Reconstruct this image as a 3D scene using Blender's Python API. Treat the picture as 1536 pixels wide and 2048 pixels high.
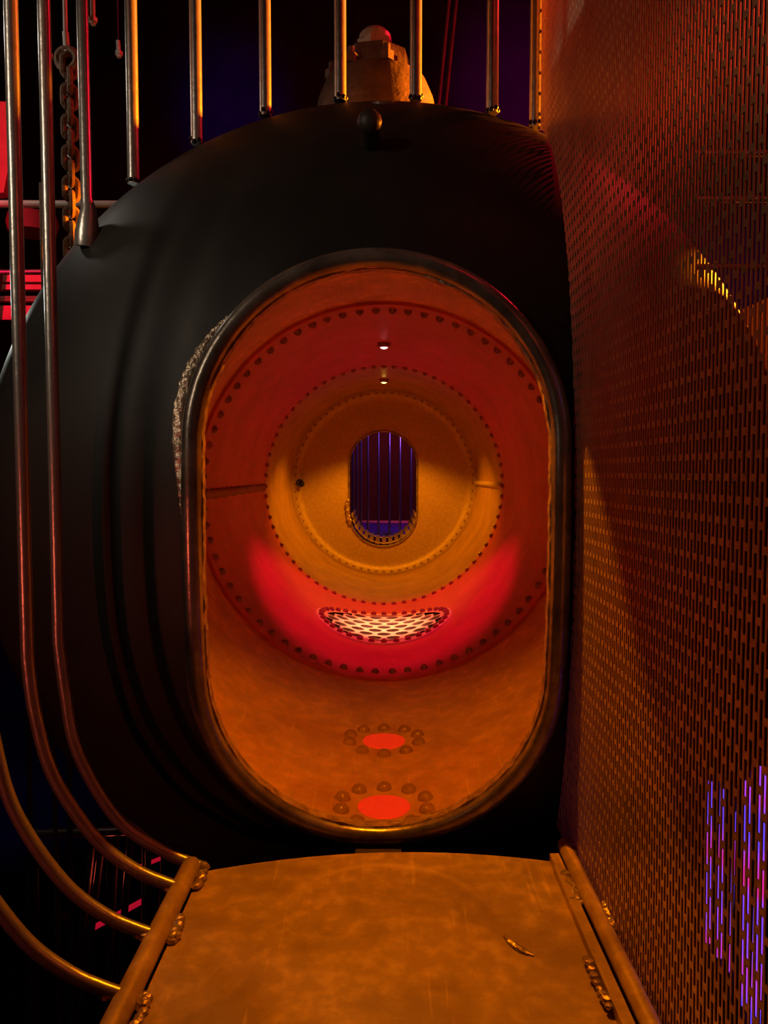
import bpy, math, random
from mathutils import Vector, Matrix, noise as mnoise
random.seed(7)
for o in list(bpy.data.objects): bpy.data.objects.remove(o)
scene = bpy.context.scene
COL = scene.collection
PI = math.pi
R = 0.70            # inner radius of the boiler, metres
CZ = 3.00           # camera height
AX = -0.1135        # boiler axis height relative to the camera, in R
F = 1500.0          # focal length in pixels of the 1536 x 2048 frame
TH = math.radians(3.03)

# ------------------------------------------------------------------ camera
cam = bpy.data.objects.new('camera', bpy.data.cameras.new('camera'))
COL.objects.link(cam)
cam.location = (0, 0, CZ)
cam.rotation_euler = (PI/2 - TH, 0, 0)
cam.data.sensor_fit = 'VERTICAL'
cam.data.sensor_height = 36.0
cam.data.lens = F/2048*36.0
cam.data.clip_start = 0.01
scene.camera = cam
# ------------------------------------------------------------------ world, exposure
w = bpy.data.worlds.new('hall_dark'); scene.world = w; w.use_nodes = True
w.node_tree.nodes['Background'].inputs[0].default_value = (0.0016, 0.0010, 0.0012, 1)
w.node_tree.nodes['Background'].inputs[1].default_value = 1.0
scene.view_settings.view_transform = 'Standard'
scene.view_settings.look = 'None'
scene.view_settings.gamma = 1
scene.view_settings.use_curve_mapping = False
scene.view_settings.exposure = 0.0

def W(x, y, z):                       # camera-relative R units -> metres
    return Vector((R*x, R*y, CZ + R*z))
def A(x, y, z):                       # same, height measured from the boiler axis
    return W(x, y, z + AX)
def ray(u, v):
    a = (u - 768)/F; b = (1024 - v)/F
    return Vector((a, math.cos(TH) + b*math.sin(TH), -math.sin(TH) + b*math.cos(TH)))
def at(u, v, Y):                      # point seen at (u, v) standing at depth Y
    d = ray(u, v); return d*(Y/d.y)   # R units, camera relative
def onz(u, v, z):
    d = ray(u, v); return d*(z/d.z)

# ------------------------------------------------------------------ lights
def aim(o, target):
    o.rotation_euler = (Vector(target) - o.location).to_track_quat('-Z', 'Y').to_euler()
def light(name, kind, loc, power, color, size=0.03, target=None, angle=120, blend=0.5):
    d = bpy.data.lights.new(name, kind); d.energy = power; d.color = color
    if kind in ('POINT', 'SPOT'): d.shadow_soft_size = size
    if kind == 'SPOT': d.spot_size = math.radians(angle); d.spot_blend = blend
    if kind == 'AREA': d.size = size
    o = bpy.data.objects.new(name, d); COL.objects.link(o); o.location = loc
    if target is not None: aim(o, target)
    return o
ORANGE = (1.0, 0.26, 0.003); RED = (1.0, 0.004, 0.06)
LAMP_Y = (1.88, 5.12, 7.22)
# lamps fixed to the boiler ceiling
light('lamp_light', 'SPOT', A(0, LAMP_Y[0], 0.915), 41, ORANGE, 0.018, A(0, 1.80, -1), 108, 0.45)
light('lamp_light', 'SPOT', A(0, LAMP_Y[1], 0.915), 66, RED, 0.018, A(0, 5.26, -1), 76, 0.45)
light('lamp_light', 'SPOT', A(0, LAMP_Y[1], 0.915), 330, (1.0, 0.27, 0.12), 0.015, A(0, 5.21, -1), 26, 1.0)  # narrow hot core added at the red lamp to brighten the grille
light('lamp_light', 'SPOT', A(0, LAMP_Y[2], 0.915), 74, (1.0, 0.29, 0.003), 0.018, A(0, 7.3, -1), 116, 0.4)
# lamps of the hall, and added fill lights
light('hall_orange_lamp', 'SPOT', W(2.4, 2.9, 1.27), 2200, (1.0, 0.22, 0.005), 0.05, W(-0.3, 1.85, -0.2), 56, 0.1)
light('hall_red_lamp', 'POINT', W(2.3, 3.2, 2.9), 90, (1.0, 0.006, 0.03), 0.05)
light('hall_white_lamp', 'SPOT', W(-2.6, 4.2, 1.05), 75, (0.95, 1.0, 0.86), 0.06, W(-0.56, 1.74, 0.70), 27, 0.5)
light('added_left_fill', 'POINT', W(-1.65, 2.38, 1.5), 2.4, (1.0, 0.88, 0.74), 0.04)  # fill light added to brighten the pale pipe, chain and bolts
light('hall_front_spot', 'SPOT', W(-1.9, -1.0, -0.5), 24, (1.0, 0.13, 0.07), 0.02, W(-0.72, 1.75, -0.42), 30, 0.8)
light('hall_white_spot', 'SPOT', W(-2.6, -0.6, 1.6), 78, (1.0, 0.80, 0.58), 0.28, W(-0.66, 1.7, 0.50), 28, 1.0)
light('screen_red_lamp', 'POINT', W(0.75, 0.85, 1.85), 3.5, (1.0, 0.005, 0.03), 0.04)
light('screen_amber_lamp', 'POINT', W(0.72, 0.20, 0.9), 2.1, (1.0, 0.065, 0.028), 0.05)
light('screen_purple_lamp', 'POINT', W(0.85, 0.9, 0.45), 0.10, (0.30, 0.04, 1.0), 0.04)
light('hall_corner_spot', 'SPOT', W(4.0, 9.0, 2.5), 120, (0.22, 0.02, 0.8), 0.2, W(6.2, 13, 2.8), 50, 1.0)
light('hall_blue_spot', 'SPOT', W(-2.0, 8.0, 2.5), 220, (0.05, 0.01, 1.0), 0.2, W(-2.6, 13, 6.0), 22, 1.0)
light('hall_purple_spot', 'SPOT', W(2.2, 8.0, 2.5), 520, (0.55, 0.0, 0.45), 0.2, W(2.2, 13, 6.3), 24, 1.0)
light('hall_navy_spot', 'SPOT', W(-3.0, 6.0, -1.0), 60, (0.05, 0.08, 1.0), 0.2, W(-5.4, 10, -4.0), 50, 1.0)
light('hall_left_red_lamp', 'SPOT', W(-2.4, 2.2, 1.1), 60, (1.0, 0.0, 0.05), 0.05, W(-1.95, 3.7, 1.2), 75, 0.5)
light('added_low_fill', 'POINT', W(-1.2, 3.1, -1.7), 0.35, (1.0, 0.10, 0.06), 0.05)  # weak red fill added so the low railing bars show
light('far_purple_lamp', 'SPOT', W(0.6, 10.7, 0.9), 9, (0.10, 0.015, 1.0), 0.05, W(0.1, 11.0, -0.83), 110, 0.6)
light('far_bar_lamp', 'SPOT', W(0.85, 8.95, 0.5), 9, (0.25, 0.08, 1.0), 0.04, W(0.0, 9.6, -0.15), 80, 0.5)
light('far_red_lamp', 'SPOT', W(-0.3, 10.8, 1.5), 70, (1.0, 0.07, 0.12), 0.05, W(0.4, 13.0, 0.5), 90, 0.5)

# ------------------------------------------------------------------ materials
def material(name, base, rough=0.5, metal=0.0, var=0.0, scale=8.0, bump=0.0, bscale=30.0,
             dark=None, patch=0.5, emit=None, estr=0.0, spec=0.5, stretch=(1, 1, 1), scratch=0.0, ramp=0.16):
    m = bpy.data.materials.new(name); m.use_nodes = True
    nt = m.node_tree; N = nt.nodes; L = nt.links
    b = N['Principled BSDF']
    b.inputs['Base Color'].default_value = (*base, 1)
    b.inputs['Roughness'].default_value = rough
    b.inputs['Metallic'].default_value = metal
    b.inputs['Specular IOR Level'].default_value = spec
    tc = N.new('ShaderNodeTexCoord'); mp = N.new('ShaderNodeMapping')
    mp.inputs['Scale'].default_value = stretch
    L.new(tc.outputs['Object'], mp.inputs['Vector'])
    if dark is not None:
        n = N.new('ShaderNodeTexNoise'); n.inputs['Scale'].default_value = scale
        n.inputs['Detail'].default_value = 7; n.inputs['Roughness'].default_value = 0.62
        n.inputs['Distortion'].default_value = 0.25
        L.new(mp.outputs[0], n.inputs['Vector'])
        cr = N.new('ShaderNodeValToRGB')
        cr.color_ramp.elements[0].position = patch - ramp; cr.color_ramp.elements[0].color = (*dark, 1)
        cr.color_ramp.elements[1].position = patch + ramp; cr.color_ramp.elements[1].color = (*base, 1)
        L.new(n.outputs['Fac'], cr.inputs[0])
        out = cr.outputs[0]
        if scratch > 0:
            for (rot, sx, th) in ((0.5, 60, 0.66), (2.1, 75, 0.67), (1.2, 90, 0.665), (2.8, 50, 0.67)):
                mp2 = N.new('ShaderNodeMapping'); mp2.inputs['Rotation'].default_value = (0, 0, rot); mp2.inputs['Scale'].default_value = (sx, 3.2, 3.2)
                L.new(tc.outputs['Object'], mp2.inputs['Vector'])
                v = N.new('ShaderNodeTexNoise'); v.inputs['Scale'].default_value = 1.0
                v.inputs['Detail'].default_value = 2.5; v.inputs['Distortion'].default_value = 0.15
                L.new(mp2.outputs[0], v.inputs['Vector'])
                d3 = N.new('ShaderNodeMapRange'); d3.inputs['From Min'].default_value = th; d3.inputs['From Max'].default_value = th + 0.05
                d3.inputs['To Max'].default_value = scratch
                L.new(v.outputs['Fac'], d3.inputs['Value'])
                mx = N.new('ShaderNodeMixRGB'); mx.inputs[2].default_value = (min(1, base[0]*1.6), min(1, base[1]*1.6), min(1, base[2]*1.6), 1)
                L.new(d3.outputs[0], mx.inputs[0]); L.new(out, mx.inputs[1]); out = mx.outputs[0]
            # fine dark pitting
            n3 = N.new('ShaderNodeTexNoise'); n3.inputs['Scale'].default_value = scale*4.5; n3.inputs['Detail'].default_value = 6
            L.new(mp.outputs[0], n3.inputs['Vector'])
            d4 = N.new('ShaderNodeMapRange'); d4.inputs['From Min'].default_value = 0.44; d4.inputs['From Max'].default_value = 0.66
            d4.inputs['To Min'].default_value = 0.55; d4.inputs['To Max'].default_value = 0.0
            L.new(n3.outputs['Fac'], d4.inputs['Value'])
            mx = N.new('ShaderNodeMixRGB'); mx.inputs[2].default_value = (*dark, 1)
            L.new(d4.outputs[0], mx.inputs[0]); L.new(out, mx.inputs[1]); out = mx.outputs[0]
        L.new(out, b.inputs['Base Color'])
        mr = N.new('ShaderNodeMapRange'); mr.inputs['To Min'].default_value = min(1, rough+var); mr.inputs['To Max'].default_value = max(0.03, rough-var)
        L.new(n.outputs['Fac'], mr.inputs['Value']); L.new(mr.outputs[0], b.inputs['Roughness'])
    if bump > 0:
        n2 = N.new('ShaderNodeTexNoise'); n2.inputs['Scale'].default_value = bscale; n2.inputs['Detail'].default_value = 5
        L.new(mp.outputs[0], n2.inputs['Vector'])
        bp = N.new('ShaderNodeBump'); bp.inputs['Strength'].default_value = bump; bp.inputs['Distance'].default_value = 0.01
        L.new(n2.outputs['Fac'], bp.inputs['Height']); L.new(bp.outputs[0], b.inputs['Normal'])
    if emit is not None:
        b.inputs['Emission Color'].default_value = (*emit, 1)
        b.inputs['Emission Strength'].default_value = estr
    return m
M = {}
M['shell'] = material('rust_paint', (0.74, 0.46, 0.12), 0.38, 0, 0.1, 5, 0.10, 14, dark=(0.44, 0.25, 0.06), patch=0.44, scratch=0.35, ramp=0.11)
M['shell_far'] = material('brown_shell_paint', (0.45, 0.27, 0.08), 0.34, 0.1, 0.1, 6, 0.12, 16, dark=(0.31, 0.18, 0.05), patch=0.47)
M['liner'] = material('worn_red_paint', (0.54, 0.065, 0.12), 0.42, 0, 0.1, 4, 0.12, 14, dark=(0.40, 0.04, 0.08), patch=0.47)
M['steel'] = material('raw_steel', (0.52, 0.40, 0.28), 0.48, 0.25, 0.1, 60, 0.25, 160, dark=(0.40, 0.29, 0.20), patch=0.5)
M['rivet'] = material('shaded_rivet_paint', (0.26, 0.14, 0.08), 0.34, 0.0, 0.1, 40, 0.2, 90, dark=(0.19, 0.10, 0.06), patch=0.45)  # darker than the shell: shade on the rivets put into the colour
M['dome'] = material('black_enamel', (0.027, 0.024, 0.021), 0.50, 0.0, 0.08, 3.0, 0.06, 9, dark=(0.010, 0.009, 0.008), patch=0.5, spec=0.22)
M['rim'] = material('rim_steel', (0.40, 0.35, 0.29), 0.26, 0.65, 0.05, 14, 0.10, 40, dark=(0.12, 0.09, 0.07), patch=0.46)
M['cut'] = material('torch_cut_edge', (0.50, 0.33, 0.2), 0.4, 0.3, 0.1, 60, 0.8, 60, dark=(0.12, 0.07, 0.04), patch=0.46)
M['deck'] = material('scuffed_deck_steel', (0.56, 0.40, 0.17), 0.44, 0.15, 0.16, 9.0, 0.12, 45, dark=(0.27, 0.18, 0.065), patch=0.46, scratch=0.55, ramp=0.10)
M['bar'] = material('cage_bar_steel', (0.38, 0.35, 0.32), 0.30, 0.65, 0.05, 30, 0.08, 60, dark=(0.29, 0.26, 0.24), patch=0.45)
M['weld'] = material('weld_metal', (0.55, 0.44, 0.32), 0.30, 0.7, 0.08, 60, 0.5, 90, dark=(0.34, 0.25, 0.17), patch=0.5)
M['screen'] = material('screen_steel', (0.60, 0.42, 0.22), 0.36, 0.3, 0.06, 30, 0.05, 60, dark=(0.48, 0.33, 0.17), patch=0.48)
M['cast'] = material('cast_iron', (0.15, 0.10, 0.07), 0.5, 0.2, 0.1, 20, 0.3, 50, dark=(0.08, 0.055, 0.04), patch=0.5)
M['nut'] = material('zinc_nut', (0.80, 0.74, 0.64), 0.36, 0.4, 0.05, 20, 0.15, 60, dark=(0.45, 0.38, 0.30), patch=0.45)
M['chain'] = material('rusty_chain', (0.30, 0.18, 0.11), 0.85, 0.0, 0.05, 40, 0.5, 90, dark=(0.16, 0.09, 0.055), patch=0.5)
M['pale'] = material('pale_pipe_paint', (0.70, 0.62, 0.55), 0.4, 0, 0.05, 10, 0.05, 30, dark=(0.55, 0.48, 0.42), patch=0.42)
M['hall'] = material('dark_hall_paint', (0.05, 0.04, 0.04), 0.75, 0, 0.05, 1.2, 0.2, 4, dark=(0.02, 0.017, 0.017), patch=0.5)
M['dark'] = material('dark_iron', (0.06, 0.045, 0.04), 0.5, 0.2, 0.1, 12, 0.2, 40, dark=(0.03, 0.022, 0.02), patch=0.5)
M['panel'] = material('red_panel_paint', (0.60, 0.16, 0.14), 0.5, 0, 0.08, 8, 0.1, 20, dark=(0.42, 0.10, 0.09), patch=0.45)
M['grille'] = material('bright_grille_steel', (0.80, 0.74, 0.62), 0.38, 0.2, 0.06, 30, 0.08, 60, dark=(0.62, 0.52, 0.40), patch=0.42)
M['lens'] = material('glowing_red_lens', (0.55, 0.05, 0.02), 0.4, 0, 0.02, 30, 0.2, 80, dark=(0.45, 0.04, 0.02), patch=0.4, emit=(1.0, 0.035, 0.006), estr=0.42)
M['lamp_red'] = material('red_lamp_glass', (0.5, 0.1, 0.1), 0.3, emit=(1.0, 0.35, 0.4), estr=6)
M['lamp_orange'] = material('orange_lamp_glass', (0.5, 0.3, 0.1), 0.3, emit=(1.0, 0.55, 0.06), estr=14)
M['led_red'] = material('red_light_strip', (0.3, 0.02, 0.03), 0.4, emit=(1.0, 0.01, 0.05), estr=0.35)
M['led_pink'] = material('magenta_light_strip', (0.3, 0.02, 0.2), 0.4, emit=(0.7, 0.0, 0.4), estr=0.35)
M['void'] = material('painted_hole_dark', (0.012, 0.008, 0.006), 0.8)  # near-black colour stands in for the shade inside holes
def purple_tube():
    m = material('purple_light_tube', (0.2, 0.1, 0.3), 0.4, emit=(0.4, 0.05, 1), estr=1.0)
    nt = m.node_tree; N = nt.nodes; L = nt.links; b = N['Principled BSDF']
    tc = N.new('ShaderNodeTexCoord'); mp = N.new('ShaderNodeMapping'); mp.inputs['Scale'].default_value = (1.5, 1.5, 11)
    L.new(tc.outputs['Object'], mp.inputs[0])
    n = N.new('ShaderNodeTexNoise'); n.inputs['Scale'].default_value = 1.6; n.inputs['Detail'].default_value = 1
    L.new(mp.outputs[0], n.inputs['Vector'])
    cr = N.new('ShaderNodeValToRGB'); e = cr.color_ramp.elements
    e[0].position = 0.36; e[0].color = (0.14, 0.06, 1, 1)
    e[1].position = 0.66; e[1].color = (0.75, 0.02, 0.30, 1)
    k = e.new(0.52); k.color = (0.42, 0.06, 0.95, 1)
    L.new(n.outputs['Fac'], cr.inputs[0]); L.new(cr.outputs[0], b.inputs['Emission Color'])
    return m
M['led_purple'] = purple_tube()

# ------------------------------------------------------------------ mesh helpers (world metres)
class MB:
    def __init__(s): s.v = []; s.f = []
    def add(s, verts, faces):
        k = len(s.v); s.v += [tuple(p) for p in verts]; s.f += [tuple(i + k for i in f) for f in faces]
    def box(s, c, sx, sy, sz, rot=None):
        vs = [Vector((x*sx/2, y*sy/2, z*sz/2)) for x in (-1, 1) for y in (-1, 1) for z in (-1, 1)]
        if rot is not None: vs = [rot @ p for p in vs]
        s.add([Vector(c) + p for p in vs], [(0, 1, 3, 2), (4, 6, 7, 5), (0, 4, 5, 1), (2, 3, 7, 6), (0, 2, 6, 4), (1, 5, 7, 3)])
    def bar(s, p, q, wx, wy):
        d = (Vector(q) - Vector(p)); s.box((Vector(p) + Vector(q))/2, wx, wy, d.length, d.to_track_quat('Z', 'Y').to_matrix())
    def tube(s, path, r, n=12, closed=False, cap=True):
        path = [Vector(p) for p in path]; m = len(path); rr = r if isinstance(r, (list, tuple)) else [r]*m
        tang = []
        for i in range(m):
            a = path[(i-1) % m] if (closed or i > 0) else path[i]
            b = path[(i+1) % m] if (closed or i < m-1) else path[i]
            tang.append((b - a).normalized())
        ref = Vector((0, 0, 1)) if abs(tang[0].z) < 0.9 else Vector((1, 0, 0))
        nrm = (ref - tang[0]*ref.dot(tang[0])).normalized()
        vs = []; 
        for i in range(m):
            t = tang[i]; nrm = (nrm - t*nrm.dot(t)).normalized(); bn = t.cross(nrm)
            for j in range(n):
                a = 2*PI*j/n; vs.append(path[i] + (nrm*math.cos(a) + bn*math.sin(a))*rr[i])
        fs = []
        for i in range(m if closed else m-1):
            i2 = (i+1) % m
            for j in range(n): fs.append((i*n+j, i*n+(j+1) % n, i2*n+(j+1) % n, i2*n+j))
        if not closed and cap:
            fs.append(tuple(reversed(range(n)))); fs.append(tuple((m-1)*n + j for j in range(n)))
        s.add(vs, fs)
    def lathe(s, prof, c, axis='Z', n=24):
        # prof: (radius, height); axis Z or Y
        vs = []; fs = []; m = len(prof)
        for (r, h) in prof:
            for j in range(n):
                a = 2*PI*j/n
                p = (r*math.cos(a), r*math.sin(a), h) if axis == 'Z' else (r*math.sin(a), h, -r*math.cos(a))
                vs.append(Vector(c) + Vector(p))
        for i in range(m-1):
            for j in range(n): fs.append((i*n+j, i*n+(j+1) % n, (i+1)*n+(j+1) % n, (i+1)*n+j))
        s.add(vs, fs)
    def prism(s, n, r, c, h, rot=0.0):
        vs = [Vector(c) + Vector((r*math.cos(2*PI*j/n+rot), r*math.sin(2*PI*j/n+rot), z)) for z in (0, h) for j in range(n)]
        s.add(vs, [tuple(reversed(range(n))), tuple(range(n, 2*n))] + [(j, (j+1) % n, n+(j+1) % n, n+j) for j in range(n)])
    def lump(s, c, r, sc=(1, 1, 1), n=8, m=5):
        vs = []; fs = []
        for i in range(m+1):
            t = PI*i/m
            for j in range(n):
                a = 2*PI*j/n
                vs.append(Vector(c) + Vector((r*sc[0]*math.sin(t)*math.cos(a), r*sc[1]*math.sin(t)*math.sin(a), r*sc[2]*math.cos(t))))
        for i in range(m):
            for j in range(n): fs.append((i*n+j, i*n+(j+1) % n, (i+1)*n+(j+1) % n, (i+1)*n+j))
        s.add(vs, fs)
    def mesh(s, name, mat, smooth=True, angle=40):
        me = bpy.data.meshes.new(name); me.from_pydata(s.v, [], s.f); me.materials.append(mat); me.update()
        if smooth:
            me.polygons.foreach_set('use_smooth', [True]*len(me.polygons))
            try: me.set_sharp_from_angle(angle=math.radians(angle))
            except Exception: pass
        return me
    def build(s, name, mat, parent=None, smooth=True, angle=40):
        return link(name, s.mesh(name, mat, smooth, angle), parent)
def rootloc(o):
    v = Vector((0, 0, 0))
    while o is not None:
        v = v + o.location; o = o.parent
    return v
def link(name, me, parent=None, loc=None, rot=None):
    o = bpy.data.objects.new(name, me); COL.objects.link(o)
    if parent is not None:
        o.parent = parent
        o.matrix_parent_inverse = parent_world(parent).inverted()
    if loc is not None: o.location = loc
    if rot is not None: o.rotation_euler = rot
    return o
PW = {}
def parent_world(o):
    # parents are either Empties with a location, or meshes already in world coordinates
    if o.name in PW: return PW[o.name]
    return Matrix.Translation(o.location) if o.parent is None else o.matrix_basis.copy()
def tag(o, label, cat, group=None, kind=None):
    o['label'] = label; o['category'] = cat
    if group: o['group'] = group
    if kind: o['kind'] = kind
    return o
def thing(name, loc, label, cat, group=None):
    o = bpy.data.objects.new(name, None); COL.objects.link(o); o.location = loc
    o.empty_display_size = 0.05
    return tag(o, label, cat, group)
def struct(name, mb, mat):
    o = mb.build(name, mat, smooth=False); o['kind'] = 'structure'; return o

# ------------------------------------------------------------------ the hall (setting)
def slab(name, lo, hi, mat):
    mb = MB(); lo = Vector(lo); hi = Vector(hi); d = hi - lo
    mb.box((lo + hi)/2, d.x, d.y, d.z); return struct(name, mb, mat)
XL, XR, YB, YF, ZT = -5.2, 4.6, 9.3, -3.2, 9.6
slab('floor', (XL, YF, -0.2), (XR, YB, 0), M['hall'])
slab('wall_back', (XL, YB, 0), (XR, YB+0.2, ZT), M['hall'])
slab('wall_left', (XL-0.2, YF, 0), (XL, YB+0.2, ZT), M['hall'])
slab('wall_right', (XR, YF, 0), (XR+0.2, YB+0.2, ZT), M['hall'])
slab('wall_front', (XL, YF-0.2, 0), (XR, YF, ZT), M['hall'])
M['light_block'] = material('light_block_paint', (0.035, 0.020, 0.018), 0.8, 0, 0.05, 6, 0.15, 20, dark=(0.02, 0.012, 0.01), patch=0.48, spec=0.1)
mb = MB()
def pbox(y0, y1, z0, z1): mb.box(W(1.36, (y0+y1)/2, (z0+z1)/2), R*.08, R*(y1-y0), R*(z1-z0))
pbox(-0.9, 3.0, -CZ/R, 0.60); pbox(-0.9, 2.34, 0.80, 1.95); pbox(-0.9, 2.185, 0.60, 0.80); pbox(2.27, 2.34, 0.60, 0.80)
struct('light_block_wall', mb, M['light_block'])  # unseen wall added to block the orange lamp, gap lights the dome edge
slab('ceiling', (XL, YF, ZT), (XR, YB, ZT+0.2), M['hall'])

# ------------------------------------------------------------------ boiler
RO, YK, HD = 1.056, 2.02, 0.53          # outer radius, tangent plane and depth of the dished head
HD_I = 0.505                           # inner surface of the head (radius 1)
def head_out(x, z):                    # axis-relative
    k = max(0.0, 1 - (x*x + z*z)/(RO*RO)); return YK - HD*math.sqrt(k)
def head_in(x, z):
    k = max(0.0, 1 - (x*x + z*z)); return YK - HD_I*math.sqrt(k)
def obround(n, hw, zt, zb, cx):        # closed loop: half width, top, bottom (axis-relative)
    pts = []; st = zt - hw; sb = zb + hw
    per = 2*PI*hw + 2*(st - sb)
    for i in range(n):
        s = per*i/n
        a = PI*hw/2
        if s < a: t = s/hw; p = (hw*math.sin(t), sb - hw*math.cos(t))          # from the bottom, to the right
        elif s < a + (st-sb): p = (hw, sb + s - a)
        elif s < 3*a + (st-sb): t = (s - a - (st-sb))/hw; p = (hw*math.cos(t), st + hw*math.sin(t))
        elif s < 3*a + 2*(st-sb): p = (-hw, st - (s - 3*a - (st-sb)))
        else: t = (s - 3*a - 2*(st-sb))/hw; p = (-hw*math.cos(t), sb - hw*math.sin(t))
        pts.append((p[0] + cx, p[1]))
    return pts
boiler = thing('boiler', A(0, 1.5, -1.07), 'huge black boiler lying on its side, domed end with tall oval opening, riveted orange inside', 'boiler')

NH = 160; MH = 26
HOLE = obround(NH, 0.362, 0.538, -0.672, -0.016)
mb = MB(); vs = []
def head_ring(t, i, inner):
    hx, hz = HOLE[i]; a = math.atan2(hx, -hz)
    rr = 1.0 if inner else RO
    ox, oz = rr*math.sin(a), -rr*math.cos(a)
    t2 = math.sin(t*PI/2)
    return hx + (ox-hx)*t2, hz + (oz-hz)*t2
for inner in (False, True):
    for k in range(MH+1):
        for i in range(NH):
            x, z = head_ring(k/MH, i, inner)
            vs.append(A(x, head_in(x, z) if inner else head_out(x, z), z))
fs = []
off = (MH+1)*NH
for k in range(MH):
    for i in range(NH):
        j = (i+1) % NH
        fs.append((k*NH+i, k*NH+j, (k+1)*NH+j, (k+1)*NH+i))
        fs.append((off+k*NH+j, off+k*NH+i, off+(k+1)*NH+i, off+(k+1)*NH+j))
mb.add(vs, fs)
head = mb.build('domed_head', M['dome'], boiler)
head['label'] = 'black painted domed end'
head.data.materials.append(M['shell'])
for p in head.data.polygons:
    if p.index % 2 == 1: p.material_index = 1

# torch-cut edge of the plate, ragged, just inside the rim
mb = MB(); vs = []; fs = []
for i in range(NH*3):
    h = obround(NH*3, 0.352, 0.528, -0.662, -0.016)[i] if i == 0 else CUT[i]
    if i == 0: CUT = obround(NH*3, 0.352, 0.528, -0.662, -0.016)
for i in range(NH*3):
    x, z = CUT[i]
    n1 = mnoise.noise(Vector((x*26, z*26, 1.3)))*0.0045 + mnoise.noise(Vector((x*70, z*70, 4.3)))*0.0025
    cx, cz = -0.016, max(-0.30, min(0.20, z))
    d = Vector((x - cx, z - cz)).normalized()
    x1, z1 = x + d.x*n1, z + d.y*n1
    x2, z2 = x + d.x*0.012, z + d.y*0.012
    yo = head_out(x, z)
    vs += [A(x2, yo - 0.006, z2), A(x1, yo - 0.002 + n1, z1), A(x1 + d.x*0.002, yo + 0.030 + n1*1.5, z1 + d.y*0.002), A(x2, yo + 0.036, z2)]
n3 = NH*3
for i in range(n3):
    j = (i+1) % n3
    for k in range(3): fs.append((i*4+k, i*4+k+1, j*4+k+1, j*4+k))
mb.add(vs, fs)
cut = mb.build('cut_edge', M['cut'], boiler, angle=25); cut['label'] = 'ragged torch-cut edge of the opening'
# rim: round bar bent round the opening
RIMP = obround(200, 0.374, 0.551, -0.684, -0.016)
mb = MB(); mb.tube([A(x, head_out(x, z) - 0.010, z) for x, z in RIMP], R*0.0205, 14, closed=True)
rim = mb.build('opening_rim', M['rim'], boiler); rim['label'] = 'rounded steel rim round the oval opening'
# smeared weld outside the rim, upper left
mb = MB()
for i in range(60):
    t = i/59; f_ = 119 + t*27; k = int(f_); g_ = f_ - k
    x = RIMP[k][0]*(1-g_) + RIMP[k+1][0]*g_; z = RIMP[k][1]*(1-g_) + RIMP[k+1][1]*g_
    d = Vector((x + 0.016, z - max(-0.30, min(0.17, z)))).normalized()
    e = 0.021 + 0.013*math.sin(PI*min(1, t*1.2)) + random.uniform(-0.002, 0.002)
    xx, zz = x + d.x*e, z + d.y*e
    mb.lump(A(xx, head_out(xx, zz) + 0.002, zz), R*0.012*(0.25 + math.sin(PI*t)**0.7), (1.0, 0.35, 1.5), 8, 5)
wd = mb.build('weld_bead', M['weld'], boiler); wd['label'] = 'smeared shiny weld beside the rim'
# shell courses
def tube_course(name, ri, ro, y0, y1, mat, n=128):
    mb = MB(); prof = [(ro, y0), (ri, y0)]
    k = 8
    prof += [(ri, y0 + (y1-y0)*i/k) for i in range(1, k)] + [(ri, y1), (ro, y1), (ro, y0)]
    mb.lathe([(r*R, y*R) for r, y in prof], (0, 0, CZ + R*AX), 'Y', n)
    return mb.build(name, mat, boiler, angle=30)
c1 = tube_course('shell_course', 1.0, RO, YK, 5.0, M['shell'])
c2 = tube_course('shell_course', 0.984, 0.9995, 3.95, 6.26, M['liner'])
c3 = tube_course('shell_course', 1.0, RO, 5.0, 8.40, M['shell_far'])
c1['label'] = 'nearest orange-lit ring of the shell, with two red floor lenses'
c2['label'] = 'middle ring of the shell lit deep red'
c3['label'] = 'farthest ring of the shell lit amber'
for k in ('boiler',): pass
def rivet_mesh(name, r, h, n=12, m=4):
    mb = MB(); prof = [(r*1.05, -0.002*R), (r, 0)]
    for i in range(1, m+1):
        t = PI/2*i/m; prof.append((r*math.cos(t) if i < m else r*0.02, h*math.sin(t)))
    mb.lathe(prof, (0, 0, 0), 'Z', n); return mb.mesh(name, M['rivet'], angle=80)
RV = rivet_mesh('rivet', 0.0225*R, 0.026*R, 10, 3)
RV_S = rivet_mesh('rivet', 0.019*R, 0.022*R, 8, 3)
RV_L = rivet_mesh('rivet', 0.0275*R, 0.026*R, 20, 6)
def rivet_at(me, parent, phi, rad, y):
    p = A(rad*math.sin(phi), y, -rad*math.cos(phi))
    return link('rivet', me, parent, p, (0, -phi, 0))
M['rivet_lit'] = material('lit_rivet_paint', (0.36, 0.21, 0.07), 0.30, 0.1, 0.05, 30, 0.2, 60, dark=(0.26, 0.15, 0.05), patch=0.45)  # paler copy for the lens rivets, lamplight put into the colour
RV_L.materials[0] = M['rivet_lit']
for i in range(70): rivet_at(RV, c2, 2*PI*(i+0.5)/70 + random.uniform(-.004, .004), 0.984, 4.06)
for i in range(72): rivet_at(RV, c2, 2*PI*i/72 + random.uniform(-.004, .004), 0.984, 6.18)
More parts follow.
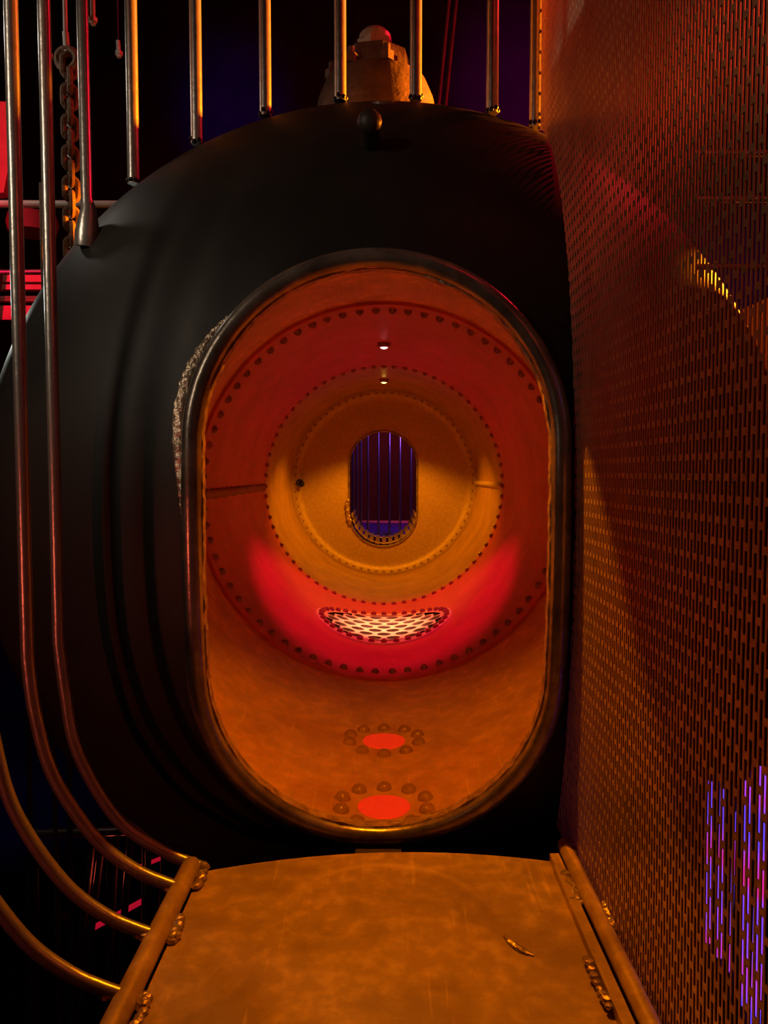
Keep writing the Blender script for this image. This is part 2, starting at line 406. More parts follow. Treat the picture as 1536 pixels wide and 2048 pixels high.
# longitudinal seams
mb = MB(); ps = []
n = 46
for i in range(n):
    y = 4.10 + (6.12-4.10)*i/(n-1)
    mb.lump(A(-0.978, y, 0.012*math.sin(i*2.1)*0.3 - 0.004), R*0.026, (0.7, 0.9, 0.95), 7, 4)
    mb.lump(A(-0.976, y + 0.024, -0.024 + 0.004*math.sin(i)), R*0.02, (0.7, 0.9, 0.8), 7, 4)
sw = mb.build('seam_weld', M['rivet'], c2); sw['label'] = 'rope-like weld along the left side seam'
mb = MB(); mb.tube([A(0.995, 6.27 + 1.88*i/6, 0.0) for i in range(7)], R*0.026, 12)
bs = mb.build('seam_strap', M['steel'], c3); bs['label'] = 'smooth round strap along the right side seam'
# far head: flange, knuckle and flat plate with an oval opening
YE = 8.08
HW_F, ZT_F, ZB_F = 0.374, 0.562, -0.700
FH = obround(NH, HW_F, ZT_F, ZB_F, -0.01)
mb = MB(); vs = []; fs = []
def far_pt(k, i):
    hx, hz = FH[i]; a = math.atan2(hx, -hz); s, c = math.sin(a), -math.cos(a)
    if k == 0: return (hx, YE + 0.21, hz)
    if k == 1: return (hx, YE + 0.155, hz)
    if k <= 5:
        t = (k-1)/4; ex, ez = 0.90*s, 0.90*c
        return (hx + (ex-hx)*t, YE + 0.155, hz + (ez-hz)*t)
    if k <= 9:
        t = (k-5)/4*PI/2; r = 0.90 + 0.075*math.sin(t); return (r*s, YE + 0.08 + 0.075*math.cos(t), r*c)
    if k == 10: return (0.975*s, YE, c*0.975)
    return (0.999*s, YE, c*0.999)
K = 12
for k in range(K):
    for i in range(NH): vs.append(A(*far_pt(k, i)))
for k in range(K-1):
    for i in range(NH):
        j = (i+1) % NH; fs.append((k*NH+i, k*NH+j, (k+1)*NH+j, (k+1)*NH+i))
mb.add(vs, fs)
fhd = mb.build('far_head', M['steel'], boiler, angle=35); fhd['label'] = 'flat far end plate with a small oval opening'
for i in range(72): rivet_at(RV_S, fhd, 2*PI*i/72, 0.975, YE + 0.045)
mb = MB(); mb.tube([A(x, YE + 0.15, z) for x, z in FH], R*0.012, 8, closed=True)
fr = mb.build('far_rim', M['rim'], boiler); fr['label'] = 'thin rim of the far oval opening'
mb = MB()
for i in range(12):
    z = -0.10 - 0.022*i; mb.lump(A(-0.402 + random.uniform(-.01, .01) + (0.03*(i/11)**3), YE + 0.135, z - 0.1), R*random.uniform(0.016, 0.026), (1, .6, 1.2), 7, 4)
q = mb.build('weld_bead', M['weld'], boiler); q['label'] = 'bright weld lump beside the far opening'
# plugged bore left on the far plate
mb = MB(); mb.lathe([(0.02*R, 0.006*R), (0.035*R, 0.0), (0.042*R, 0.01*R), (0.042*R, 0.02*R)], A(-0.915, YE + 0.06, 0.0), 'Y', 16)
q = mb.build('drain_bore', M['void'], boiler); q['label'] = 'small dark bore on the left of the far plate'
mb = MB(); mb.lump(A(-0.90, YE + 0.09, -0.01), R*0.035, (1, .5, 1.1), 10, 6); q2 = mb.build('bore_plug', M['void'], boiler)
# glowing lenses in the floor of the first ring, ten rivets round each
for y in (3.05, 2.44):
    mb = MB(); n = 40; rl = 0.088; vs = []; fs = []
    rings = [(0, .006), (0.5, .0058), (0.97, .005), (1.0, .001)]
    for (f, h) in rings:
        for i in range(n):
            a = 2*PI*i/n; xx = rl*f*math.sin(a); ph = math.asin(xx)
            vs.append(A((1-h)*math.sin(ph), y - rl*f*math.cos(a), -(1-h)*math.cos(ph)))
    for k in range(len(rings)-1):
        for i in range(n): fs.append((k*n+i, (k+1)*n+i, (k+1)*n+(i+1) % n, k*n+(i+1) % n))
    mb.add(vs, fs)
    ln = mb.build('floor_lens', M['lens'], c1); ln['label'] = ('farther' if y > 3 else 'nearer') + ' glowing red lens in the floor'
    for i in range(10):
        a = 2*PI*i/10; ph = math.asin(0.148*math.sin(a))
        rivet_at(RV_L, c1, ph, 1.0, y - 0.148*math.cos(a))
# round perforated grille in the floor of the middle ring
GY, GR = 5.21, 0.47
def gpt(x, y, h):                      # x along the arc, y along the axis from the grille centre
    ph = x/0.984; r = 0.984 - h; return A(r*math.sin(ph), GY + y, -r*math.cos(ph))
mb = MB(); px = 0.122; py = 0.112; hr = 0.047; nh = 10; hh = 0.012
def cell(cx, cy):
    vs = []; fs = []
    sq = []
    for i in range(nh):
        a = 2*PI*(i+0.5)/nh; c, s = math.cos(a), math.sin(a); k = 1/max(abs(c), abs(s))
        sq.append((cx + px/2*c*k, cy + py/2*s*k))
    ho = [(cx + hr*math.cos(2*PI*(i+.5)/nh), cy + hr*math.sin(2*PI*(i+.5)/nh)) for i in range(nh)]
    # square corners
    for x, y in sq: vs.append(gpt(x, y, hh))
    for x, y in ho: vs.append(gpt(x, y, hh))
    for x, y in ho: vs.append(gpt(x, y, 0.001))
    for i in range(nh):
        j = (i+1) % nh; fs.append((i, j, nh+j, nh+i)); fs.append((nh+i, nh+j, 2*nh+j, 2*nh+i))
    cors = [(cx+px/2, cy+py/2), (cx-px/2, cy+py/2), (cx-px/2, cy-py/2), (cx+px/2, cy-py/2)]
    base = len(vs)
    for x, y in cors: vs.append(gpt(x, y, hh))
    for q, (x, y) in enumerate(cors):
        for i in range(nh):
            j = (i+1) % nh
            (x1, y1), (x2, y2) = sq[i], sq[j]
            if (abs(abs(x1-cx)-px/2) < 1e-6) != (abs(abs(x2-cx)-px/2) < 1e-6):
                if (x1+x2-2*cx)*(x-cx) > 0 and (y1+y2-2*cy)*(y-cy) > 0: fs.append((j, i, base+q))
    return vs, fs
ny = 9
for r_ in range(ny):
    cy = (r_ - (ny-1)/2)*py
    o_ = px/2 if r_ % 2 else 0
    for c_ in range(-6, 7):
        cx = c_*px + o_
        if math.hypot(abs(cx) + px*0.3, abs(cy) + py*0.3) < GR - 0.02:
            vs, fs = cell(cx, cy); mb.add(vs, fs)
# solid edge ring of the grille plate
n = 64; vs = []; fs = []
for (f, h) in ((0.90, hh + 0.0005), (1.06, hh + 0.0005), (1.07, 0.0)):
    for i in range(n):
        a = 2*PI*i/n; vs.append(gpt(GR*f*math.sin(a), GR*f*math.cos(a), h))
for k in range(2):
    for i in range(n): fs.append((k*n+i, k*n+(i+1) % n, (k+1)*n+(i+1) % n, (k+1)*n+i))
mb.add(vs, fs)
bk = MB(); vs = []; n = 48
for i in range(n): a = 2*PI*i/n; vs.append(gpt(GR*1.0*math.sin(a), GR*1.0*math.cos(a), 0.0012))
# backing follows the curve: strips across
vs = []; fs = []; ns = 16
for i in range(ns+1):
    x = -GR + 2*GR*i/ns; yy = math.sqrt(max(0, GR*GR - x*x))
    vs += [gpt(x, -yy, 0.0012), gpt(x, yy, 0.0012)]
for i in range(ns): fs.append((2*i, 2*i+2, 2*i+3, 2*i+1))
bk.add(vs, fs)
gr = mb.build('floor_grille', M['grille'], boiler, smooth=False)  # sheet below the holes is painted black for their shade
q = bk.build('backing', M['void'], gr); q['label'] = 'black sheet under the holes, painted for the dark hollow'
gr['label'] = 'round perforated plate in the floor, brightly lit by the red lamp'
for i in range(36):
    a = 2*PI*i/36; x = GR*0.985*math.sin(a); y = GR*0.985*math.cos(a)
    ph = x/0.984; link('rivet', RV, gr, gpt(x, y, hh), (0, -ph, 0))
# stub bolt on the black dome
mb = MB(); p = at(740, 297, 1.0); d = ray(740, 297)
def dome_hit(u, v):
    d = ray(u, v); lo = None
    for i in range(200, 700):
        t = i*0.0045; q = d*t
        if (q.x**2 + (q.z-AX)**2)/RO**2 + ((q.y-YK)/HD)**2 < 1 and q.y < YK: return q
    return None
q = dome_hit(740, 297)
mb.tube([W(q.x, q.y + 0.03, q.z), W(q.x, q.y - 0.05, q.z + 0.035)], R*0.022, 10)
mb.lump(W(q.x, q.y - 0.05, q.z + 0.035), R*0.027, (1, .7, 1), 10, 6)
sb = mb.build('stub_bolt', M['dark'], boiler); sb['label'] = 'black stub bolt near the top of the dome'
# saddles carrying the boiler
for y in (3.6, 7.2):
    mb = MB(); vs = []
    n = 16; zf = -CZ/R - AX
    for yy in (y-0.15, y+0.15):
        for i in range(n+1):
            a = -0.7 + 1.4*i/n; vs.append(A(RO*math.sin(a), yy, -RO*math.cos(a)))
        vs.append(A(0.75, yy, zf)); vs.append(A(-0.75, yy, zf))
    m_ = n + 3; fs = [tuple(reversed(range(m_))), tuple(range(m_, 2*m_))] + [(i, (i+1) % m_, m_+(i+1) % m_, m_+i) for i in range(m_)]
    mb.add(vs, fs); mb.build('saddle', M['dark'], boiler, smooth=False)

# ------------------------------------------------------------------ lamps in the boiler ceiling
for k, (y, mt, lab) in enumerate((
        (LAMP_Y[0], 'lamp_orange', 'small round orange lamp on the boiler ceiling just behind the opening'),
        (LAMP_Y[1], 'lamp_red', 'small round pinkish red lamp on the ceiling of the middle red ring'),
        (LAMP_Y[2], 'lamp_orange', 'small round amber lamp on the ceiling of the farthest ring'))):
    zt = 0.998 if k != 1 else 0.983
    t = thing('ceiling_lamp', A(0, y, zt), lab, 'lamp', 'boiler ceiling lamps')
    mb = MB(); mb.lathe([(.001*R, 0), (.045*R, 0), (.045*R, -.016*R), (.036*R, -.028*R), (.030*R, -.028*R), (.030*R, -.014*R)], A(0, y, zt), 'Z', 24)
    mb.build('lamp_housing', M['rivet'], t)
    mb = MB(); mb.lathe([(.030*R, -.016*R), (.024*R, -.030*R), (.012*R, -.037*R), (.0005*R, -.039*R)], A(0, y, zt), 'Z', 20)
    mb.build('lamp_lens', M[mt], t)

# ------------------------------------------------------------------ entry platform
ZP = -0.795
pl = onz(402, 1744, ZP); pr = onz(1112, 1724, ZP); pm = onz(768, 1705, ZP)
platform = thing('entry_platform', W(0, 1.0, -CZ/R), 'scuffed orange-lit steel platform before the oval opening, with side rails and bent hoop bars', 'platform')
mb = MB(); n = 40; top = []; 
xl, xr = pl.x, pr.x
for i in range(n+1):
    t = i/n; x = xl + (xr-xl)*t
    e = pl.y + (pr.y-pl.y)*t; b = 4*t*(1-t)
    y = e + (pm.y - (pl.y+pr.y)/2)*b
    top.append((x, y))
low = [(xr, -0.35), (xl, -0.35)]
loop = top + low
vs = [W(x, y, ZP) for x, y in loop] + [W(x, y, ZP - 0.014) for x, y in loop]
m_ = len(loop)
mb.add(vs, [tuple(reversed(range(m_))), tuple(range(m_, 2*m_))] + [(i, (i+1) % m_, m_+(i+1) % m_, m_+i) for i in range(m_)])
dk = mb.build('deck_plate', M['deck'].copy(), platform, smooth=False)
def wear_arc(mat, pts, col):
    a, b_, c_ = [(R*onz(u, v, ZP).x, R*onz(u, v, ZP).y) for u, v in pts]
    d = 2*(a[0]*(b_[1]-c_[1]) + b_[0]*(c_[1]-a[1]) + c_[0]*(a[1]-b_[1]))
    ux = ((a[0]**2+a[1]**2)*(b_[1]-c_[1]) + (b_[0]**2+b_[1]**2)*(c_[1]-a[1]) + (c_[0]**2+c_[1]**2)*(a[1]-b_[1]))/d
    uy = ((a[0]**2+a[1]**2)*(c_[0]-b_[0]) + (b_[0]**2+b_[1]**2)*(a[0]-c_[0]) + (c_[0]**2+c_[1]**2)*(b_[0]-a[0]))/d
    rad = math.hypot(a[0]-ux, a[1]-uy)
    nt = mat.node_tree; N = nt.nodes; L = nt.links; b = N['Principled BSDF']
    old = b.inputs['Base Color'].links[0].from_socket
    tc = N.new('ShaderNodeTexCoord'); ds = N.new('ShaderNodeVectorMath'); ds.operation = 'DISTANCE'
    L.new(tc.outputs['Object'], ds.inputs[0]); ds.inputs[1].default_value = (ux, uy, CZ + R*ZP)
    m1 = N.new('ShaderNodeMath'); m1.operation = 'SUBTRACT'; m1.inputs[1].default_value = rad; L.new(ds.outputs['Value'], m1.inputs[0])
    m2 = N.new('ShaderNodeMath'); m2.operation = 'ABSOLUTE'; L.new(m1.outputs[0], m2.inputs[0])
    n = N.new('ShaderNodeTexNoise'); n.inputs['Scale'].default_value = 14; L.new(tc.outputs['Object'], n.inputs['Vector'])
    m3 = N.new('ShaderNodeMapRange'); m3.inputs['From Min'].default_value = 0.008; m3.inputs['From Max'].default_value = 0.0
    L.new(m2.outputs[0], m3.inputs['Value'])
    m4 = N.new('ShaderNodeMath'); m4.operation = 'MULTIPLY'; L.new(m3.outputs[0], m4.inputs[0]); L.new(n.outputs['Fac'], m4.inputs[1])
    sx = N.new('ShaderNodeSeparateXYZ'); L.new(tc.outputs['Object'], sx.inputs[0])
    fd = N.new('ShaderNodeMapRange'); fd.inputs['From Min'].default_value = uy + 0.25*rad; fd.inputs['From Max'].default_value = uy + 0.95*rad
    fd.inputs['To Max'].default_value = 0.8; L.new(sx.outputs['Y'], fd.inputs['Value'])
    m5 = N.new('ShaderNodeMath'); m5.operation = 'MULTIPLY'; L.new(m4.outputs[0], m5.inputs[0]); L.new(fd.outputs[0], m5.inputs[1]); m4 = m5
    mx = N.new('ShaderNodeMixRGB'); mx.inputs[2].default_value = (*col, 1)
    L.new(m4.outputs[0], mx.inputs[0]); L.new(old, mx.inputs[1]); L.new(mx.outputs[0], b.inputs['Base Color'])
wear_arc(dk.data.materials[0], ((560, 1820), (780, 1730), (960, 1796)), (0.75, 0.56, 0.26))
mb = MB(); mb.box(W(-0.012, 1.585, ZP - 0.030), R*0.10, R*0.05, R*0.022); mb.build('tack_plate', M['dark'], platform, smooth=False)
XRL, XRR = -0.387, 0.375
mb = MB(); mb.tube([W(XRL, y, ZP + 0.006) for y in (-0.35, 0.4, 0.8, 1.15, 1.466, 1.482)], [R*.019]*5 + [R*.011], 14)
mb.build('side_rail', M['deck'], platform)
mb = MB(); mb.tube([W(XRR, y, ZP + 0.019) for y in (-0.35, 0.4, 0.8, 1.15, 1.518, 1.535)], [R*.015]*5 + [R*.010], 14)
mb.build('side_rail', M['deck'], platform)
mb = MB(); mb.box(W(XRR - 0.029, 0.88, ZP + 0.006), R*.019, R*1.14, R*.021)
mb.build('edge_strip', M['deck'], platform, smooth=False)
mb = MB(); mb.box(W(XRR - 0.027, 1.414, ZP + 0.007), R*.019, R*0.16, R*.021)
mb.build('edge_strip', M['deck'], platform, smooth=False)
def weld(x0, y0, z0, x1, y1, z1, n, r, parent):
    mb = MB()
    for i in range(n):
        t = i/max(1, n-1)
        mb.lump(W(x0+(x1-x0)*t + random.uniform(-.3, .3)*r, y0+(y1-y0)*t + random.uniform(-.3, .3)*r, z0+(z1-z0)*t + random.uniform(-.2, .2)*r), R*r*random.uniform(.7, 1.25), (1, 1.1, .6), 7, 4)
    return mb.build('weld_bead', M['weld'], parent)
weld(XRL+.026, 1.470, ZP+.004, XRL+.030, 1.395, ZP+.004, 9, .011, platform)
weld(XRL+.024, 1.290, ZP+.004, XRL+.026, 1.233, ZP+.004, 8, .011, platform)
weld(XRL+.026, 1.096, ZP+.004, XRL+.032, 1.034, ZP+.004, 8, .010, platform)
weld(XRR-.020, 1.414, ZP+.014, XRR-.018, 1.323, ZP+.014, 9, .010, platform)
weld(XRR+.014, 1.537, ZP+.028, XRR+.016, 1.489, ZP+.026, 5, .012, platform)
weld(XRR+.016, 1.295, ZP+.026, XRR+.018, 1.233, ZP+.026, 7, .013, platform)
weld(XRR-.045, 1.172, ZP+.010, XRR-.044, 1.063, ZP+.010, 9, .009, platform)
a0 = onz(1008, 1873, ZP); a1 = onz(1035, 1905, ZP); a2 = onz(1068, 1912, ZP)
mb = MB(); mb.tube([W(*( (1-t)**2*a0 + 2*t*(1-t)*a1 + t*t*a2)) for t in [i/10 for i in range(11)]], [R*.0055*(0.3+math.sin(PI*(i+.5)/11)) for i in range(11)], 8)
q = mb.build('weld_scar', M['weld'], platform); q['label'] = 'curved weld scar on the deck'
for sx in (-0.3, 0.3):
    for sy in (0.2, 1.3):
        mb = MB(); mb.box(W(sx, sy, (ZP-.014-CZ/R)/2), .05, .05, CZ + R*(ZP-.014)); mb.build('leg', M['dark'], platform, smooth=False)
# hoop bars welded to the left rail, bent up into the cage
HOOPS = [1.494, 1.380, 1.233, 1.086]
HOOP_TIP = [(-0.375, ZP - 0.011), (-0.394, ZP+.011), (-0.394, ZP+.011), (-0.394, ZP+.011)]
for k, y in enumerate(HOOPS):
    xv = (-0.655, -0.664, -0.664, -0.664)[k]
    x0, z0 = HOOP_TIP[k]
    ctrl = [(x0, z0), (x0 - 0.076, z0 + 0.033), (-0.5455, -0.688 if k else -0.704), (-0.621, -0.569), (xv + 0.011, -0.446), (xv, -0.342)]
    pts = []
    for i in range(len(ctrl)-1):
        p0 = Vector(ctrl[max(0, i-1)]); p1 = Vector(ctrl[i]); p2 = Vector(ctrl[i+1]); p3 = Vector(ctrl[min(len(ctrl)-1, i+2)])
        for s_ in range(8):
            t = s_/8
            p = 0.5*((2*p1) + (p2-p0)*t + (2*p0-5*p1+4*p2-p3)*t*t + (3*p1-p0-3*p2+p3)*t**3)
            pts.append(p)
    pts.append(Vector(ctrl[-1]))
    path = [W(p.x, y, p.y) for p in pts] + [W(xv, y, z) for z in (0.0, 0.5, 1.0, 1.5, 2.0)]
    mb = MB(); mb.tube(path, R*(0.0120 if k < 2 else 0.0112), 14); hb = mb.build('hoop_bar', M['bar'], platform)
    if k: weld(x0 + .004, y, z0 - .004, x0 - .022, y, z0 + .004, 5, .013, platform)
# ------------------------------------------------------------------ cage of vertical bars over the dome
cage = thing('overhead_cage', W(0, 1.92, 1.0), 'row of round vertical steel bars welded along the top of the black dome', 'cage')
UP = 2.0
for (u, v) in ((172, 492), (281, 340), (404, 270), (537, 222), (681, 203), (826, 205), (973, 230), (1056, 264)):
    h = dome_hit(u, v) if u < 200 else None
    if h is None:
        Y = 1.925; x = (u + 3 - 768)/F*Y*1.012; zf = math.sqrt(RO*RO - x*x) + AX - 0.012
    else:
        Y = h.y; x = h.x; zf = h.z
    mb = MB()
    if u < 200:
        mb.tube([W(x, Y+.005, zf), W(x + .004, Y, zf + .03), W(x + .008, Y, zf + .085), W(x + .004, Y, zf + .11), W(x, Y, UP)], [R*.028, R*.028, R*.018, R*.0130, R*.0130], 14)
    else:
        mb.tube([W(x, Y, zf), W(x, Y, zf + .3), W(x, Y, UP)], R*.0150, 14)
    mb.build('bar', M['bar'], cage)
    if u > 200:
        mb = MB()
        for i in range(7):
            a = 2*PI*i/7; mb.lump(W(x + .013*math.cos(a), Y + .013*math.sin(a), zf + .006 + random.uniform(-.004, .006)), R*.007, (1, 1, .9), 7, 4)
        mb.build('weld_bead', M['dome'], cage)
mb = MB(); mb.tube([W(-0.664, y, UP) for y in (1.0, 1.3, 1.6, 1.84)] + [W(-0.60, 1.92, UP), W(0.0, 1.925, UP), W(0.37, 1.925, UP)], R*.0165, 12)
mb.build('top_rail', M['bar'], cage)

# ------------------------------------------------------------------ perforated screen on the right
XS = 0.392
screen = thing('perforated_screen', W(XS, 1.3, ZP), 'tall dark steel screen with staggered vertical slots, right of the oval opening', 'screen')
P_, SW, PER, BR, TK = 0.0102, 0.0060, 0.0497, 0.0085, 0.0013
Z0, Z1 = ZP - 0.010, 1.95
def clearz(y):
    k = 1 - ((YK - y)/HD)**2
    if y >= YK: k = 1.0
    v = RO*RO*k - XS*XS
    return math.sqrt(v) + 0.006 if v > 0 else None
mb = MB(); V = []; Fc = []
def bow(z):
    t = max(0.0, min(1.0, (z - ZP)/0.55)); return 0.004*t*t*(3-2*t)
def quadbox(ya, yb, a0, a1, b0, b1, ends=True, sides=True, cutdone=False):
    # slab between y=ya (heights a0..a1) and y=yb (heights b0..b1)
    if ends and not cutdone:
        cuts = [0.0] + [q for q in [((ZP + 0.11*i) - a0)/(a1 - a0) for i in range(1, 6)] if 0.01 < q < 0.99] + [1.0]
        for q0, q1 in zip(cuts[:-1], cuts[1:]):
            quadbox(ya, yb, a0 + (a1-a0)*q0, a0 + (a1-a0)*q1, b0 + (b1-b0)*q0, b0 + (b1-b0)*q1, True, sides, True)
        return
    k = len(V)
    for x in (XS, XS + TK):
        for (y, z) in ((ya, a0), (yb, b0), (yb, b1), (ya, a1)): V.append(tuple(W(x - bow(z), y, z)))
    Fc.append((k, k+3, k+2, k+1)); Fc.append((k+4, k+5, k+6, k+7))
    if sides: Fc.append((k, k+4, k+7, k+3)); Fc.append((k+1, k+2, k+6, k+5))
    if ends: Fc.append((k, k+1, k+5, k+4)); Fc.append((k+3, k+7, k+6, k+2))
NC = 131
for c in range(NC):
    ya = 0.62 + c*P_; yb = ya + (P_ - SW); yc = ya + P_
    ca, cb, cc = clearz(ya), clearz(yb), clearz(yc)
    if ca is None and cb is None: quadbox(ya, yb, Z0, Z1, Z0, Z1)
    else:
        ca = ca if ca is not None else 0.0; cb = cb if cb is not None else ca
        quadbox(ya, yb, AX + ca, Z1, AX + cb, Z1)
        if AX - max(ca, cb) > Z0: quadbox(ya, yb, Z0, AX - ca, Z0, AX - cb)
    cm = max([q for q in (cb, cc) if q is not None], default=None)
    z = Z0 + (PER/2 if c % 2 else 0) - PER
    while z < Z1:
        a, b = max(z, Z0), min(z + BR, Z1)
        if b > a and (cm is None or a > AX + cm or b < AX - cm): quadbox(yb, yc, a, b, a, b, True, False, True)
        z += PER
mb.v = V; mb.f = Fc
mb.build('slotted_sheet', M['screen'], screen, smooth=False)
mb = MB(); ye = 0.62 + NC*P_
mb.box(W(XS + .001, ye + .002, (0.93 + Z1)/2), R*.012, R*.026, R*(Z1 - 0.93))
mb.build('edge_post', M['dark'], screen, smooth=False)
mb = MB(); mb.box(W(XS + .012, 0.62 - .02, (Z0+Z1)/2), R*.028, R*.04, R*(Z1 - Z0))
mb.build('edge_post', M['screen'], screen, smooth=False)
# things behind the screen, glimpsed through the slots
def rod(name, p, q, r, mat, label, cat, group=None, n=10):
    mb = MB(); mb.tube([W(*p), W(*q)], R*r, n); o = mb.build(name, mat); return tag(o, label, cat, group)
for k, (v, nm) in enumerate(((306, 'topmost'), (398, 'middle'), (534, 'lowest'))):
    p = at(1395, v, 1.5); q = at(1580, v, 1.3)
    rod('wall_conduit', p, q, .006, M['bar'], nm + ' of three thin horizontal conduits behind the screen', 'conduit', 'conduits behind the screen')
for k, (u, Y, v0, v1, nm) in enumerate(((1423, 1.32, 1560, 1905, 'leftmost'), (1447, 1.30, 1575, 1935, 'second from the left'), (1469, 1.28, 1620, 1965, 'middle'),
                                   (1498, 1.24, 1560, 2030, 'second from the right'), (1525, 1.21, 1530, 2110, 'rightmost'))):
    p = at(u, v0, Y); q = at(u, v1, Y); zb = q.z
    t = thing('light_tube', W(p.x, p.y, zb), nm + ' of five upright purple light tubes glowing through the screen, lower right', 'light tube', 'purple light tubes behind the screen')
    mb = MB(); mb.tube([W(p.x, p.y, zb + .02), W(p.x, p.y, p.z)], R*(.0056, .0056, .0028, .0074, .0078)[k], 12); mb.build('tube', M['led_purple'], t)
    mb = MB(); mb.tube([W(p.x, p.y, zb), W(p.x, p.y, zb + .02)], R*.0075, 12); mb.build('end_cap', M['dark'], t)
    mb = MB(); mb.tube([W(p.x, p.y, p.z), W(p.x, p.y, p.z + .02)], R*.0075, 12); mb.build('end_cap', M['dark'], t)
    mb = MB(); mb.tube([W(p.x, p.y, zb), W(p.x, p.y, -CZ/R)], R*.006, 8); mb.build('stand', M['dark'], t)

# ------------------------------------------------------------------ flanged valve on top of the boiler
VY = 2.42
vb = at(752, 205, VY); vx = vb.x; zt = RO + AX
valve = thing('flanged_valve', W(vx, VY, zt), 'rusty flanged valve with a big pale nut, standing on top of the boiler', 'valve')
def px(n): return n*VY/F
z_fl0 = at(752, 180, VY).z; z_fl1 = at(752, 90, VY - px(62)).z; z_nut = at(752, 47, VY - px(30)).z
mb = MB(); mb.lathe([(px(70), 0), (px(62), px(20)), (px(60), z_fl0 - zt + .02)], W(vx, VY, zt - .02), 'Z', 32)
mb.v = [(vx*R + (a - vx*R)*R, VY*R + (b - VY*R)*R, c) for a, b, c in mb.v] if False else mb.v
def Lz(prof, n=32): 
    m2 = MB(); m2.lathe([(r*R, h*R) for r, h in prof], (vx*R, VY*R, CZ), 'Z', n); return m2
zs1 = at(752, 116, VY - px(90)).z
Lz([(px(126), zt-.06), (px(124), zt+.02), (px(121), zt+(zs1-zt)*.45), (px(112), zt+(zs1-zt)*.78), (px(98), zs1-.008), (px(88), zs1), (.001, zs1)], 48).build('flange', M['cast'], valve)
mb = MB(); mb.prism(8, R*px(66), W(vx, VY, zs1 - .012), R*(z_fl1 - zs1 + .026), 0.2); hb_ = mb.build('hub', M['cast'], valve, angle=25)
mb = MB(); mb.prism(6, R*px(36), W(vx - .003, VY, z_fl1 + .006), R*(z_nut - z_fl1 - .036), 0.3)
mb.lathe([(R*px(33), 0), (R*px(31), R*.022), (R*px(23), R*.036), (.001, R*.038)], W(vx - .003, VY, z_nut - .034), 'Z', 24)
nt_ = mb.build('nut', M['nut'], valve, angle=25); nt_['label'] = 'big pale zinc nut'
for i in range(8):
    a = 2*PI*(i+.3)/8; bx, by = vx + px(86)*math.cos(a), VY + px(86)*math.sin(a)
    mb = MB(); mb.tube([W(bx, by, zs1 - .03), W(bx, by, zs1 + .045)], R*px(7), 10)
    fb = mb.build('flange_bolt', M['cast'], valve)
    mb = MB(); mb.prism(6, R*px(14), W(bx, by, zs1 - .004), R*.026, a); mb.build('nut', M['cast'], fb, smooth=False)
for dx in (-0.07, 0.0, 0.075):
    mb = MB(); mb.prism(6, R*px(13), W(vx + dx, VY - px(124), zt - .02), R*.05, 0.4); mb.build('foot_bolt', M['cast'], valve, smooth=False)

# ------------------------------------------------------------------ chain and small things at the upper left
CY = 2.65
ctop = at(138, 132, CY); cbot = at(146, 560, CY)
chain = thing('hanging_chain', W(cbot.x, CY, cbot.z), 'thick rusty chain hanging behind the left cage bars', 'chain')
def link_mesh(vertical_y):
    mb = MB(); hl, hw, wr = 0.030, 0.021, 0.0105
    pts = []
    for i in range(20):
        a = 2*PI*i/20; x = hw*math.cos(a); z = hw*math.sin(a) + (hl-hw+.009)*(1 if math.sin(a) > 1e-6 else -1 if math.sin(a) < -1e-6 else 0)
        pts.append(Vector((0, x*R, z*R)) if vertical_y else Vector((x*R, 0, z*R)))
    mb.tube(pts, R*wr, 8, closed=True); return mb.mesh('link', M['chain'])
LM = (link_mesh(False), link_mesh(True))
nl = 14
for i in range(nl + 1):
    t = i/nl; link('link', LM[i % 2], chain, W(ctop.x + (cbot.x-ctop.x)*t, CY, ctop.z + (cbot.z-ctop.z)*t), (0, 0, 0.5))
mb = MB(); hk = at(134, 118, CY)
mb.tube([W(hk.x + .033*math.cos(a), CY, hk.z + .033*math.sin(a)) for a in [2*PI*i/18 for i in range(18)]], R*.013, 8, closed=True)
q = mb.build('shackle', M['chain'], chain); q['label'] = 'round shackle at the top of the chain'
mb = MB(); a_ = at(131, 65, CY); b_ = at(134, 108, CY); mb.tube([W(*a_), W(*b_)], R*.011, 10)
mb.tube([W(a_.x, CY, a_.z), W(a_.x, CY, 2.4)], R*.008, 8)
q = mb.build('hanger_bolt', M['pale'], chain); q['label'] = 'pale bolt holding the shackle'
for (u, v0, v1, Y, rr, lab) in ((186, -60, 50, 2.7, .009, 'pale threaded rod hanging at the top, right of the chain'),
                                (238, 82, 115, 3.2, .009, 'short pale hanging bolt second right of the chain'),
                                (97, 85, 121, 2.9, .009, 'short pale hanging bolt just left of the second cage bar')):
    p = at(u - 2, v0, Y); q = at(u, v1, Y)
    t = thing('hanging_bolt', W(*q), lab, 'bolt', 'pale bolts hanging at the upper left')
    mb = MB(); mb.tube([W(*p), W(*q)], R*rr, 10); mb.build('shank', M['pale'], t)
    mb = MB(); mb.prism(6, R*.016, W(q.x, q.y, q.z + .01), R*.014); mb.build('nut', M['pale'], t, smooth=False)
    mb = MB(); mb.tube([W(*p), W(p.x, p.y, 2.6)], R*.004, 6); mb.build('wire', M['dark'], t)
rod('pale_pipe', at(-160, 407, 3.0), at(300, 409, 3.0), .0145, M['pale'], 'pale horizontal pipe behind the left cage bars at chain height', 'pipe')
rod('thin_rod', at(83, 366, 2.8), (at(83, 640, 2.8).x, 2.8, -CZ/R), .009, M['chain'], 'thin rusty upright rod between the two leftmost cage bars', 'rod')
rod('grey_rail', at(-120, 546, 3.4), at(160, 542, 3.4), .010, M['bar'], 'thin grey horizontal rail above the red slats at the far left', 'rail')
